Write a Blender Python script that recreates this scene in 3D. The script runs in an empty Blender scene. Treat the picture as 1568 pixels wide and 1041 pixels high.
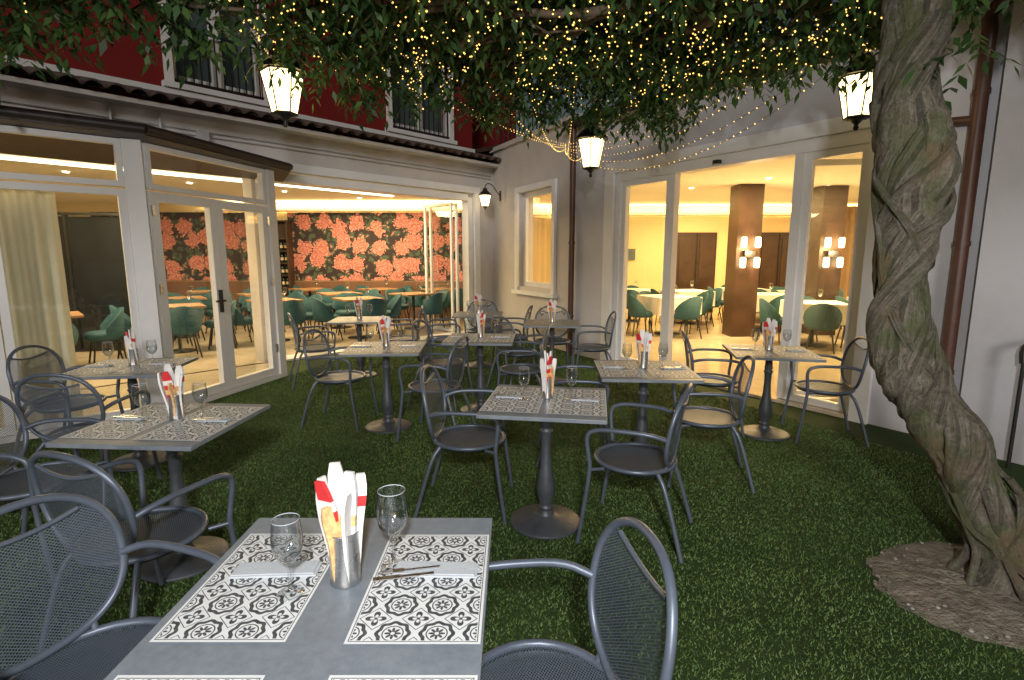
import bpy, bmesh, math, random
import numpy as np
from mathutils import Vector, Matrix, noise as mnoise
random.seed(7); np.random.seed(7)
scene=bpy.context.scene
COL=scene.collection

# ------------------------------------------------------------------ node helpers
class S:
    def __init__(s,nt,sock): s.nt=nt; s.k=sock
    def _m(s,op,*o):
        n=s.nt.nodes.new('ShaderNodeMath'); n.operation=op
        for i,a in enumerate((s,)+o):
            if isinstance(a,S): s.nt.links.new(a.k,n.inputs[i])
            else: n.inputs[i].default_value=a
        return S(s.nt,n.outputs[0])
    def __add__(s,o): return s._m('ADD',o)
    def __sub__(s,o): return s._m('SUBTRACT',o)
    def __mul__(s,o): return s._m('MULTIPLY',o)
    def __truediv__(s,o): return s._m('DIVIDE',o)
    def lt(s,o): return s._m('LESS_THAN',o)
    def gt(s,o): return s._m('GREATER_THAN',o)
    def fr(s): return s._m('FRACT')
    def ab(s): return s._m('ABSOLUTE')
    def cos(s): return s._m('COSINE')
    def sin(s): return s._m('SINE')
    def sq(s): return s._m('SQRT')
    def pw(s,o): return s._m('POWER',o)
    def mx(s,o): return s._m('MAXIMUM',o)
    def mn(s,o): return s._m('MINIMUM',o)
    def at2(s,o): return s._m('ARCTAN2',o)

def newmat(name):
    m=bpy.data.materials.new(name); m.use_nodes=True
    nt=m.node_tree; nt.nodes.clear()
    out=nt.nodes.new('ShaderNodeOutputMaterial')
    return m,nt,out
def coords(nt,kind='Object'):
    tc=nt.nodes.new('ShaderNodeTexCoord'); sp=nt.nodes.new('ShaderNodeSeparateXYZ')
    nt.links.new(tc.outputs[kind],sp.inputs[0])
    return tc.outputs[kind],S(nt,sp.outputs[0]),S(nt,sp.outputs[1]),S(nt,sp.outputs[2])
def noise(nt,vec,scale,detail=4,rough=.6):
    n=nt.nodes.new('ShaderNodeTexNoise'); n.inputs['Scale'].default_value=scale
    n.inputs['Detail'].default_value=detail; n.inputs['Roughness'].default_value=rough
    if vec is not None: nt.links.new(vec,n.inputs['Vector'])
    return S(nt,n.outputs['Fac'])
def mixc(nt,fac,a,b):
    n=nt.nodes.new('ShaderNodeMix'); n.data_type='RGBA'
    if isinstance(fac,S): nt.links.new(fac.k,n.inputs[0])
    else: n.inputs[0].default_value=fac
    for i,c in ((6,a),(7,b)):
        if isinstance(c,tuple): n.inputs[i].default_value=(c+(1,))[:4]
        else: nt.links.new(c,n.inputs[i])
    return n.outputs[2]
def ramp(nt,fac,stops):
    n=nt.nodes.new('ShaderNodeValToRGB'); e=n.color_ramp.elements
    e[0].position=stops[0][0]; e[0].color=stops[0][1]+(1,)
    e[1].position=stops[-1][0]; e[1].color=stops[-1][1]+(1,)
    for p,c in stops[1:-1]:
        x=e.new(p); x.color=c+(1,)
    nt.links.new(fac.k,n.inputs[0]); return n.outputs[0]
def bumpn(nt,h,strength,dist=.01):
    b=nt.nodes.new('ShaderNodeBump'); b.inputs['Strength'].default_value=strength
    b.inputs['Distance'].default_value=dist; nt.links.new(h.k,b.inputs['Height']); return b.outputs[0]
def pr(nt,out,col,rough=.6,metal=0,spec=.5,normal=None):
    b=nt.nodes.new('ShaderNodeBsdfPrincipled')
    if isinstance(col,tuple): b.inputs['Base Color'].default_value=(col+(1,))[:4]
    else: nt.links.new(col,b.inputs['Base Color'])
    if isinstance(rough,S): nt.links.new(rough.k,b.inputs['Roughness'])
    else: b.inputs['Roughness'].default_value=rough
    b.inputs['Metallic'].default_value=metal; b.inputs['Specular IOR Level'].default_value=spec
    if normal is not None: nt.links.new(normal,b.inputs['Normal'])
    nt.links.new(b.outputs[0],out.inputs[0]); return b
def pm(name,col,rough=.6,metal=0,var=.15,vs=6,bump=.0,bs=60,spec=.5,dist=.01):
    m,nt,out=newmat(name); v,x,y,z=coords(nt)
    n=noise(nt,v,vs,5)
    a=tuple(c*(1-var) for c in col); b=tuple(min(1,c*(1+var)) for c in col)
    nm=None
    if bump>0: nm=bumpn(nt,noise(nt,v,bs,4),bump,dist)
    c=ramp(nt,n,[(.3,a),(.7,b)])
    r=n*.25+(rough-.12)
    pr(nt,out,c,r,metal,spec,nm); return m
def emat(name,col,st,sample=True):
    m,nt,out=newmat(name); e=nt.nodes.new('ShaderNodeEmission')
    e.inputs[0].default_value=col+(1,); e.inputs[1].default_value=st
    nt.links.new(e.outputs[0],out.inputs[0])
    if not sample: m.cycles.emission_sampling='NONE'
    return m
def glassmat(name,tint=(.96,.98,.97),base=.04,mul=.7,rough=.01,p=4.0):
    m,nt,out=newmat(name)
    t=nt.nodes.new('ShaderNodeBsdfTransparent'); t.inputs[0].default_value=tint+(1,)
    g=nt.nodes.new('ShaderNodeBsdfGlossy'); g.inputs['Roughness'].default_value=rough
    lw=nt.nodes.new('ShaderNodeLayerWeight'); lw.inputs[0].default_value=.5
    f=S(nt,lw.outputs[1]).pw(p)*mul+base
    mx=nt.nodes.new('ShaderNodeMixShader'); nt.links.new(f.k,mx.inputs[0])
    nt.links.new(t.outputs[0],mx.inputs[1]); nt.links.new(g.outputs[0],mx.inputs[2])
    nt.links.new(mx.outputs[0],out.inputs[0]); return m

# ------------------------------------------------------------------ materials
def plaster(name,col):
    m,nt,out=newmat(name); v,x,y,z=coords(nt)
    big=noise(nt,v,.9,6,.65); fine=noise(nt,v,140,3)
    a=tuple(c*.80 for c in col)
    c=ramp(nt,big,[(.3,a),(.62,col)])
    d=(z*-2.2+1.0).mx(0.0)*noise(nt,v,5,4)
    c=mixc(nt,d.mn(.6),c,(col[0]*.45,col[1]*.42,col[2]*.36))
    pr(nt,out,c,.85,0,.3,bumpn(nt,fine*.6+noise(nt,v,18,4),.35,.006)); return m
M={}
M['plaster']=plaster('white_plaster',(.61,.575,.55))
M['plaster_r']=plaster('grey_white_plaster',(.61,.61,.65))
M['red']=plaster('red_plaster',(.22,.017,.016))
M['white']=pm('white_painted_frame',(.78,.78,.78),.4,0,.05,3)
M['cream']=pm('cream_wall_paint',(.80,.65,.36),.8,0,.04,1.5)
M['ceil']=pm('white_ceiling_paint',(.85,.79,.62),.8,0,.03,1)
M['brown']=pm('brown_metal',(.10,.045,.032),.42,0,.2,8)
M['dkbrown']=pm('dark_brown_fascia',(.035,.022,.018),.5,0,.2,8)
M['dkwood']=pm('dark_walnut',(.045,.023,.014),.5,0,.3,4)
M['column']=pm('walnut_panelled_column',(.055,.028,.016),.45,0,.35,3)
M['bench']=pm('brown_leather_bench',(.15,.075,.04),.5,0,.15,4)
M['wood']=pm('oak_top',(.30,.17,.08),.45,0,.2,7)
M['teal']=pm('teal_velvet',(.013,.065,.08),.75,0,.2,15)
M['steel']=pm('brushed_steel',(.62,.62,.62),.28,1,.05,20)
M['chair']=pm('graphite_painted_metal',(.12,.145,.19),.38,.3,.12,12)
M['base']=pm('dark_cast_iron',(.085,.095,.11),.45,.3,.2,15,.2,90)
M['seat']=pm('dark_seat_pan',(.06,.07,.085),.5,.3,.2,15)
M['black']=pm('black_iron',(.02,.02,.02),.45,.2,.2,10)
M['dkreflect']=pm('dark_reflection_gloss',(.015,.018,.022),.17,0,.2,2,spec=.8)  # dark gloss of the added panel that imitates reflections in the porch panes
M['tablecloth']=pm('white_tablecloth',(.8,.76,.68),.85,0,.04,6,.2,12)
M['napkin']=pm('grey_white_napkin',(.50,.54,.58),.9,0,.05,20,.3,120)
M['red_p']=pm('red_paper',(.70,.035,.04),.55,0,.15,30)
M['white_p']=pm('white_paper',(.80,.79,.78),.6,0,.05,30)
M['orange_p']=pm('orange_print_paper',(.80,.46,.20),.55,0,.4,60)
M['curtain']=pm('cream_curtain',(.75,.68,.48),.9,0,.06,4)
M['bcurtain']=pm('brown_curtain',(.32,.20,.10),.9,0,.1,4)
M['glass']=glassmat('window_glass',mul=.75,base=.07,p=3.0)
M['wglass']=glassmat('wine_glass_crystal',(.93,.95,.96),.10,.85,.04,1.9)
M['lamp']=emat('lantern_frosted_pane',(1,.72,.33),5.5)
M['bulb']=emat('fairy_bulb',(1,.60,.14),3.0,False)
M['spot']=emat('ceiling_spot_glow',(1,.85,.55),9,False)
M['cove']=emat('cove_strip_glow',(1,.88,.62),5)
M['shade']=emat('sconce_glow',(1,.72,.35),14,False)
M['tile']=pm('terracotta_roof_tile',(.10,.065,.055),.8,0,.35,5,.4,40)
M['shutter']=pm('grey_green_shutter',(.10,.14,.15),.6,0,.1,5)
M['stem']=pm('branch_bark',(.15,.11,.075),.85,0,.3,15,.6,60)
M['bottle']=pm('dark_bottle',(.015,.03,.02),.15,0,.3,20)
M['label']=pm('bottle_label',(.6,.5,.35),.6)
M['cable']=pm('grey_conduit',(.42,.41,.40),.6,0,.1,5)

m,nt,out=newmat('beige_floor_tile'); v,x,y,z=coords(nt)
gx=((x/.6).fr()-.5).ab().gt(.493); gy=((y/.6).fr()-.5).ab().gt(.493)
c=ramp(nt,noise(nt,v,2.5,6),[(.3,(.52,.43,.30)),(.7,(.64,.55,.42))])
c=mixc(nt,gx.mx(gy)*.5,c,(.3,.25,.18)); pr(nt,out,c,.14,0,.6); M['floor']=m

m,nt,out=newmat('peony_wallpaper'); v,x,y,z=coords(nt)
cb=nt.nodes.new('ShaderNodeCombineXYZ'); nt.links.new(x.k,cb.inputs[0]); nt.links.new(z.k,cb.inputs[1])
nz=nt.nodes.new('ShaderNodeTexNoise'); nz.inputs['Scale'].default_value=4.5; nz.inputs['Detail'].default_value=4
nt.links.new(cb.outputs[0],nz.inputs['Vector'])
ma=nt.nodes.new('ShaderNodeVectorMath'); ma.operation='MULTIPLY_ADD'
nt.links.new(nz.outputs['Color'],ma.inputs[0]); ma.inputs[1].default_value=(.36,.36,0); nt.links.new(cb.outputs[0],ma.inputs[2])
vo=nt.nodes.new('ShaderNodeTexVoronoi'); vo.voronoi_dimensions='2D'; vo.inputs['Scale'].default_value=2.1; vo.inputs['Randomness'].default_value=.6
nt.links.new(ma.outputs[0],vo.inputs['Vector']); d=S(nt,vo.outputs['Distance'])
vp=nt.nodes.new('ShaderNodeTexVoronoi'); vp.voronoi_dimensions='2D'; vp.inputs['Scale'].default_value=13; vp.feature='DISTANCE_TO_EDGE'
nt.links.new(ma.outputs[0],vp.inputs['Vector']); pe=S(nt,vp.outputs['Distance'])
vl=nt.nodes.new('ShaderNodeTexVoronoi'); vl.voronoi_dimensions='2D'; vl.inputs['Scale'].default_value=6.5
nt.links.new(ma.outputs[0],vl.inputs['Vector']); ld=S(nt,vl.outputs['Distance'])
bg=mixc(nt,ld.lt(.36),(.035,.024,.027),(.06,.095,.065))
pet=ramp(nt,pe,[(.0,(.22,.055,.05)),(.08,(.48,.165,.135)),(.3,(.62,.27,.22))])
bud=(ld.lt(.16))*(noise(nt,cb.outputs[0],2.2,2).gt(.50))
bg=mixc(nt,bud,bg,(.5,.19,.14))
c=mixc(nt,(d+pe*-.35).lt(.35),bg,pet)
pr(nt,out,c,.7,0,.3); M['wallpaper']=m

m,nt,out=newmat('slate_laminate'); v,x,y,z=coords(nt)
n1=noise(nt,v,3,8,.7); n2=noise(nt,v,40,6,.7)
c=ramp(nt,n1*.6+n2*.4,[(.35,(.14,.165,.20)),(.5,(.19,.22,.255)),(.68,(.25,.285,.32))])
pr(nt,out,c,n2*.3+.3,0,.5,bumpn(nt,n2+n1,.25,.003)); M['slate']=m

m,nt,out=newmat('perforated_metal_mesh'); v,x,y,z=coords(nt,'UV')
p=.0125
a=((x/p+y/(p*.75)).fr()-.5).ab(); b=((x/p-y/(p*.75)).fr()-.5).ab()
solid=a.gt(.34).mx(b.gt(.34))
bs=nt.nodes.new('ShaderNodeBsdfPrincipled'); bs.inputs['Base Color'].default_value=(.13,.16,.205,1); bs.inputs['Roughness'].default_value=.45; bs.inputs['Metallic'].default_value=.3
tr=nt.nodes.new('ShaderNodeBsdfTransparent'); mx=nt.nodes.new('ShaderNodeMixShader')
nt.links.new(solid.k,mx.inputs[0]); nt.links.new(tr.outputs[0],mx.inputs[1]); nt.links.new(bs.outputs[0],mx.inputs[2]); nt.links.new(mx.outputs[0],out.inputs[0])
M['mesh']=m

m,nt,out=newmat('cement_tile_print_placemat'); v,x,y,z=coords(nt,'UV')
T=.0975
px=(x/T+.0).fr()-.5; py=(y/T+.5).fr()-.5
r=(px*px+py*py).sq(); an=py.at2(px)
ring=(r-.35-(an*8.0).cos()*.022).ab().lt(.046)
ring2=(r-.235).ab().lt(.015)
flower=(r-((an*4.0).cos().ab()*.13+.06)).lt(0.0)*r.gt(.05)
qx=px.ab()-.5; qy=py.ab()-.5
r2=(qx*qx+qy*qy).sq(); an2=qy.at2(qx)
cor=(r2-((an2*2.0).cos().ab()*.20+.05)).lt(0.0)*(r2-((an2*2.0).cos().ab()*.14)).gt(0.0)
cor2=r2.lt(.04)
sd=((px.ab()+py.ab()-.62).ab().lt(.014))*r.gt(.42)
pat=ring.mx(ring2).mx(flower).mx(cor).mx(cor2).mx(sd)
inside=x.ab().lt(.137)*y.ab().lt(.217)
line=(x.ab().lt(.141)*y.ab().lt(.221))*(x.ab().lt(.139)*y.ab().lt(.219)*-1.0+1.0)
pat=pat*inside
f=pat.mx(line)
wear=noise(nt,v,60,4)
dk=ramp(nt,wear,[(.3,(.03,.034,.042)),(.75,(.09,.098,.11))])
c=mixc(nt,f,(.72,.74,.75),dk)
pr(nt,out,c,.5,0,.4); M['mat']=m

m,nt,out=newmat('turf_base'); v,x,y,z=coords(nt)
n1=noise(nt,v,.8,5); n2=noise(nt,v,90,4,.8)
c=ramp(nt,n1*.5+n2*.5,[(.36,(.025,.046,.012)),(.5,(.048,.088,.024)),(.66,(.08,.13,.04))])
pr(nt,out,c,.8,0,.2,bumpn(nt,n2,1,.02)); M['turf']=m
m,nt,out=newmat('turf_blades'); g=nt.nodes.new('ShaderNodeNewGeometry'); v,x,y,z=coords(nt)
rn=S(nt,g.outputs['Random Per Island'])*.5+noise(nt,v,1.3,6,.7)*.75+noise(nt,v,14,3)*.2-.22
c=ramp(nt,rn,[(.15,(.034,.066,.014)),(.5,(.088,.158,.038)),(.85,(.19,.27,.09))])
pr(nt,out,c,.55,0,.3); M['blades']=m
m,nt,out=newmat('wisteria_leaf'); g=nt.nodes.new('ShaderNodeNewGeometry'); v,x,y,z=coords(nt)
rn=S(nt,g.outputs['Random Per Island'])*.45+noise(nt,v,1.6,3)*.6
c=ramp(nt,rn,[(.2,(.018,.045,.012)),(.5,(.045,.105,.028)),(.8,(.11,.20,.05))])
d1=nt.nodes.new('ShaderNodeBsdfPrincipled'); nt.links.new(c,d1.inputs['Base Color']); d1.inputs['Roughness'].default_value=.5
t1=nt.nodes.new('ShaderNodeBsdfTranslucent'); nt.links.new(c,t1.inputs[0])
mx=nt.nodes.new('ShaderNodeMixShader'); mx.inputs[0].default_value=.3
nt.links.new(d1.outputs[0],mx.inputs[1]); nt.links.new(t1.outputs[0],mx.inputs[2]); nt.links.new(mx.outputs[0],out.inputs[0]); M['leaf']=m
m,nt,out=newmat('wisteria_bark'); v,x,y,z=coords(nt,'UV'); ov,ox,oy,oz=coords(nt)
mp=nt.nodes.new('ShaderNodeMapping'); mp.inputs['Scale'].default_value=(26,4.0,1); nt.links.new(v,mp.inputs[0])
fi=noise(nt,mp.outputs[0],1.3,9,.75); pa=noise(nt,ov,4.0,5); pb=noise(nt,ov,3.0,4); fg=noise(nt,ov,55,6,.75); gr=noise(nt,ov,9,6,.7)
c=ramp(nt,fi*.5+fg*.3+gr*.2,[(.37,(.055,.045,.032)),(.47,(.20,.175,.13)),(.60,(.42,.385,.32))])
c=mixc(nt,((pa-.47)*6.0).mx(0.0).mn(.7),c,(.13,.155,.06))
c=mixc(nt,((pb-.55)*7.0).mx(0.0).mn(.5),c,(.30,.20,.12))
pr(nt,out,c,.9,0,.2,bumpn(nt,fi*1.0+fg*.5+gr*.8,1.0,.035)); M['bark']=m
M['soil']=pm('bare_soil',(.24,.205,.165),.95,0,.4,12,1,38,.1,.03)
M['stone']=pm('pale_pebbles',(.33,.31,.28),.9,0,.3,9)

# ------------------------------------------------------------------ mesh builder
class MB:
    def __init__(s): s.v=[]; s.f=[]; s.mi=[]; s.sm=[]; s.uv={}; s.mats=[]
    def slot(s,k):
        if k not in s.mats: s.mats.append(k)
        return s.mats.index(k)
    def add(s,vs,fs,k,sm=False,uvs=None):
        o=len(s.v); s.v+= [tuple(p) for p in vs]; i=s.slot(k)
        for f in fs:
            if uvs is not None: s.uv[len(s.f)]=[uvs[j] for j in f]
            s.f.append([o+j for j in f]); s.mi.append(i); s.sm.append(sm)
    def box(s,c,sz,k,rz=0,M4=None):
        hx,hy,hz=sz[0]/2,sz[1]/2,sz[2]/2; vs=[]
        for dx in(-hx,hx):
            for dy in(-hy,hy):
                for dz in(-hz,hz):
                    p=Vector((dx,dy,dz))
                    if M4 is not None: p=M4@p
                    elif rz: p=Matrix.Rotation(rz,3,'Z')@p
                    vs.append(p+Vector(c))
        s.add(vs,[(0,1,3,2),(4,6,7,5),(0,4,5,1),(2,3,7,6),(0,2,6,4),(1,5,7,3)],k)
    def ob(s,fr,s0,s1,n0,n1,z0,z1,k):
        O,e,n=fr; vs=[]
        for a in(s0,s1):
            for b in(n0,n1):
                for z in(z0,z1): vs.append((O[0]+e[0]*a+n[0]*b,O[1]+e[1]*a+n[1]*b,z))
        s.add(vs,[(0,1,3,2),(4,6,7,5),(0,4,5,1),(2,3,7,6),(0,2,6,4),(1,5,7,3)],k)
    def lathe(s,prof,k,c=(0,0,0),n=24,cap=True):
        vs=[];fs=[]
        for r,z in prof:
            for i in range(n):
                a=2*math.pi*i/n; vs.append((c[0]+r*math.cos(a),c[1]+r*math.sin(a),c[2]+z))
        for j in range(len(prof)-1):
            for i in range(n):
                fs.append((j*n+i,j*n+(i+1)%n,(j+1)*n+(i+1)%n,(j+1)*n+i))
        s.add(vs,fs,k,True)
        if cap:
            s.add(vs[:n],[tuple(range(n))[::-1]],k); s.add(vs[-n:],[tuple(range(n))],k)
    def tube(s,pts,r,k,n=8,closed=False,smooth=2):
        P=[Vector(p) for p in pts]
        for _ in range(smooth):
            Q=[]
            m=len(P)
            rng=range(m) if closed else range(m-1)
            if not closed: Q.append(P[0])
            for i in rng:
                a,b=P[i],P[(i+1)%m]
                Q.append(a*.75+b*.25); Q.append(a*.25+b*.75)
            if not closed: Q.append(P[-1])
            P=Q
        m=len(P); vs=[];fs=[]; up=None; L=0; uvs=[]
        for i in range(m):
            if closed: t=(P[(i+1)%m]-P[i-1])
            else: t=P[min(i+1,m-1)]-P[max(i-1,0)]
            t.normalize()
            if up is None:
                up=Vector((0,0,1)) if abs(t.z)<.9 else Vector((1,0,0))
            sd=t.cross(up); sd.normalize(); up=sd.cross(t); up.normalize()
            rr=r(i/(m-1)) if callable(r) else r
            if i: L+=(P[i]-P[i-1]).length
            for j in range(n):
                a=2*math.pi*j/n; vs.append(P[i]+sd*math.cos(a)*rr+up*math.sin(a)*rr); uvs.append((j/n*.5,L))
        for i in range(m if closed else m-1):
            for j in range(n):
                i2=(i+1)%m
                fs.append((i*n+j,i*n+(j+1)%n,i2*n+(j+1)%n,i2*n+j))
        s.add(vs,fs,k,True,uvs)
        if not closed:
            s.add(vs[:n],[tuple(range(n))],k); s.add(vs[-n:],[tuple(range(n))[::-1]],k)
    def mesh(s,name):
        me=bpy.data.meshes.new(name); me.from_pydata(s.v,[],s.f)
        for k in s.mats: me.materials.append(M[k])
        me.polygons.foreach_set('material_index',s.mi); me.polygons.foreach_set('use_smooth',s.sm)
        if s.uv:
            u=me.uv_layers.new(name='UVMap')
            for fi,l in s.uv.items():
                p=me.polygons[fi]
                for q,li in enumerate(p.loop_indices): u.data[li].uv=l[q]
        bm=bmesh.new(); bm.from_mesh(me); bmesh.ops.recalc_face_normals(bm,faces=bm.faces); bm.to_mesh(me); bm.free()
        me.update(); return me
    def obj(s,name,parent=None,loc=(0,0,0),rz=0,bevel=0):
        o=bpy.data.objects.new(name,s.mesh(name)); COL.objects.link(o)
        o.location=loc; o.rotation_euler[2]=rz
        if parent: o.parent=parent
        if bevel:
            b=o.modifiers.new('b','BEVEL'); b.width=bevel; b.segments=2; b.limit_method='ANGLE'
        return o
def empty(name,loc=(0,0,0)):
    e=bpy.data.objects.new(name,None); COL.objects.link(e); e.location=loc; return e
def inst(me,name,loc,rz=0,sc=1,bevel=0):
    o=bpy.data.objects.new(name,me); COL.objects.link(o); o.location=loc; o.rotation_euler[2]=rz
    o.scale=(sc,)*3 if not isinstance(sc,tuple) else sc
    if bevel:
        b=o.modifiers.new('b','BEVEL'); b.width=bevel; b.segments=2; b.limit_method='ANGLE'
    return o
def frame(p0,p1):
    e=Vector((p1[0]-p0[0],p1[1]-p0[1])); L=e.length; e/=L
    return ((p0[0],p0[1]),(e.x,e.y),(e.y,-e.x)),L
def wall(mb,fr,s0,s1,z0,z1,th,ops,k):
    cur=s0
    for a,b,c,d in ops:
        if a>cur: mb.ob(fr,cur,a,-th,0,z0,z1,k)
        if d<z1: mb.ob(fr,a,b,-th,0,d,z1,k)
        if c>z0: mb.ob(fr,a,b,-th,0,z0,c,k)
        cur=b
    if s1>cur: mb.ob(fr,cur,s1,-th,0,z0,z1,k)
def pt(fr,s,n,z=0): return Vector((fr[0][0]+fr[1][0]*s+fr[2][0]*n,fr[0][1]+fr[1][1]*s+fr[2][1]*n,z))
def glazed(mb,fr,s0,s1,z0,z1,n,fw=.06,ft=.06,k='white'):
    mb.ob(fr,s0,s0+fw,n-ft/2,n+ft/2,z0,z1,k); mb.ob(fr,s1-fw,s1,n-ft/2,n+ft/2,z0,z1,k)
    mb.ob(fr,s0+fw,s1-fw,n-ft/2,n+ft/2,z0,z0+fw,k); mb.ob(fr,s0+fw,s1-fw,n-ft/2,n+ft/2,z1-fw,z1,k)
    a=[pt(fr,s0+fw,n,z0+fw),pt(fr,s1-fw,n,z0+fw),pt(fr,s1-fw,n,z1-fw),pt(fr,s0+fw,n,z1-fw)]
    mb.add(a,[(0,1,2,3)],'glass')

# ------------------------------------------------------------------ frames of the place
C=Vector((-.38,11.3)); e1=Vector((math.sin(math.radians(42)),math.cos(math.radians(42))))
A=C-e1*9
FL,_=frame(A,C)
D=Vector((1.0,8.55)); F2,L2=frame(C,D)
e3=Vector((.545,-.838)); E=D+e3*8.5
FR,_=frame(D,E)
EH=3.42

# ------------------------------------------------------------------ left (red) restaurant building
red=empty('red_restaurant_building')
mb=MB()
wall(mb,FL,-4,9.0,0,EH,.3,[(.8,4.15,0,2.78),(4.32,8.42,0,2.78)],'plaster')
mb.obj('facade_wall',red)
mb=MB()
for z0,z1,nn in((2.78,2.9,.05),):
    mb.ob(FL,4.2,8.56,0.002,nn,z0,z1,'white')
mb.ob(FL,8.42,8.56,0.002,.05,0,2.78,'white')
mb.ob(FL,8.30,8.42,-.2,-.02,0.03,2.70,'white'); mb.ob(FL,4.32,8.30,-.2,-.02,2.64,2.76,'white'); mb.ob(FL,4.32,4.42,-.2,-.02,.03,2.64,'white')
for ds in(0,.14):
    O=pt(FL,8.22-ds,-.25); fr=((O.x,O.y),(-FL[2][0],-FL[2][1]),(FL[1][0],FL[1][1]))
    glazed(mb,fr,0,.85,.04,2.6,0,.05,.04)
mb.ob(FL,4.32,8.42,-.28,.06,.004,.035,'white')
mb.obj('bifold_door_frame',red)
mb=MB()
wall(mb,FL,-4,8.85,EH+.02,7.6,.3,[(3.43,4.6,3.86,5.2),(6.85,8.2,3.86,5.2)],'red')
for i,v in enumerate(mb.v): mb.v[i]=(v[0]-FL[2][0]*.45,v[1]-FL[2][1]*.45,v[2])
mb.obj('upper_red_wall',red)
mb=MB()
mb.ob(FL,-4,8.86,-.44,-.38,3.56,3.72,'white')
for a,b in((3.43,4.6),(6.85,8.2)):
    mb.ob(FL,a-.1,a,-.44,-.39,3.80,5.2,'white'); mb.ob(FL,b,b+.1,-.44,-.39,3.80,5.2,'white')
    mb.ob(FL,a-.14,b+.14,-.44,-.34,3.73,3.80,'white')
    mid=(a+b)/2
    glazed(mb,FL,a,mid-.002,3.86,5.18,-.52,.07); glazed(mb,FL,mid+.002,b,3.86,5.18,-.52,.07)
    mb.ob(FL,a,b,-.72,-.66,3.86,5.2,'shutter')
    for i in range(12):
        s=a+.05+(b-a-.1)*i/11; mb.ob(FL,s-.008,s+.008,-.425,-.41,3.82,4.5,'black')
    mb.ob(FL,a,b,-.43,-.405,4.5,4.52,'black'); mb.ob(FL,a,b,-.43,-.405,3.84,3.86,'black')
mb.obj('upper_windows',red)
mb=MB(); vs=[];fs=[]
ns=13*10*5; ss=[-4+13.1*i/ns for i in range(ns+1)]
rows=[(-.42,EH+.17),(.36,EH-.02),(.36,EH-.045),(-.42,EH+.14)]
for s_ in ss:
    w=abs(math.sin(s_*math.pi/.21))**.7*.07
    for n_,z_ in rows: 
        q=pt(FL,s_,n_,z_+w); vs.append(q)
for i in range(ns):
    for j in range(3): fs.append((i*4+j,i*4+4+j,i*4+5+j,i*4+1+j))
mb.add(vs,fs,'tile',True)
mb.obj('tiled_eave',red)
mb=MB()
mb.ob(FL,-4,8.95,0.002,.26,EH-.11,EH-.06,'plaster')
mb.obj('eave_soffit',red)
mb=MB()
for z,r_ in((3.16,.012),(3.10,.009)):
    a_=pt(FL,-4,.02,z);b_=pt(FL,8.9,.02,z); mb.tube([a_,b_],r_,'cable',6,smooth=0)
for s in(2.6,3.1): 
    a_=pt(FL,s,.03,2.8);b_=pt(FL,s,.03,3.3); mb.tube([a_,b_],.018,'cable',8,smooth=0)
mb.ob(FL,3.5,3.64,.002,.05,3.0,3.16,'cable')
mb.obj('wall_conduits',red)
mb=MB()
mb.ob(FL,8.9,10.6,-1.6,.3,3.66,3.74,'dkwood')
for i in range(12):
    s=8.95+i*.14; mb.ob(FL,s,s+.02,.24,.26,3.74,4.5,'black')
mb.ob(FL,8.9,10.6,.22,.28,4.5,4.55,'black')
mb.ob(FL,8.9,11.5,-1.9,-1.6,3.6,7.5,'red')
mb.obj('dark_balcony',red)

mb=MB()
wall(mb,F2,0.0,L2,0,3.62,.3,[(1.15,2.4,1.0,2.72)],'plaster')
mb.ob(F2,-.05,L2+.02,-.34,.06,3.62,3.70,'plaster')
mb.ob(F2,1.05,1.15,0.002,.05,.9,2.82,'white');mb.ob(F2,2.4,2.5,0.002,.05,.9,2.82,'white')
mb.ob(F2,1.15,2.4,0.002,.05,2.72,2.82,'white');mb.ob(F2,1.0,2.55,0.002,.09,.86,.93,'white')
glazed(mb,F2,1.15,2.4,1.0,2.72,-.12,.09)
mb.obj('corner_window_wall',red)

mb=MB()
def poly(pts,z,k): mb.add([(p[0],p[1],z) for p in pts],[tuple(range(len(pts)))],k)
Ai=pt(FL,-4,-.31);Ci=pt(FL,8.98,-.31)
leftpoly=[(Ai.x,Ai.y),(Ci.x,Ci.y),(-.45,13.75),(-13,13.75),(-13,Ai.y)]
Cf=pt(FL,8.98,-.004);Af=pt(FL,-4,-.004)
poly([(Af.x,Af.y),(Cf.x,Cf.y),(-.45,13.75),(-13,13.75),(-13,Ai.y)],.03,'floor')
poly(leftpoly,2.88,'ceil')
mb.box((-3.2,13.8,1.45),(5.6,.1,2.9),'cream'); mb.box((-9.2,13.8,1.45),(5.2,.1,2.9),'cream'); mb.box((-6.2,14.3,1.45),(1.2,.1,2.9),'dkwood')
mb.box((-.38,12.6,1.45),(.12,2.4,2.9),'cream')
mb.obj('dining_room_shell',red)
mb=MB()
mb.box((-3.35,13.735,1.79),(4.55,.02,1.7),'wallpaper'); mb.box((-8.6,13.735,1.79),(3.9,.02,1.7),'wallpaper')
mb.box((-3.35,13.70,.47),(4.55,.08,.9),'bench'); mb.box((-8.6,13.70,.47),(3.9,.08,.9),'bench')
mb.box((-3.35,13.45,.25),(4.55,.42,.44),'bench')
mb.obj('wallpaper_wall',red)
mb=MB()
mb.ob(FL,4.5,8.3,-.62,-.5,2.80,2.84,'cove')
mb.ob(FL,4.45,8.3,-.66,-.32,2.68,2.70,'white')
mb.box((-4,13.55,2.66),(7.5,.3,.02),'white')  # ledge added on the back wall to carry the fill uplight
mb.ob(FL,.9,4.1,-.8,-.7,2.80,2.84,'cove')
mb.ob(FL,.9,8.0,-2.1,-2.02,2.83,2.86,'cove')
for s in range(5):
    for n_ in(-1.3,-3.2):
        p=pt(FL,.9+s*1.75,n_)
        if p.y<13.4 and p.x<-.7: mb.lathe([(.045,2.862),(.045,2.872)],'spot',(p.x,p.y,0),10)
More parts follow.
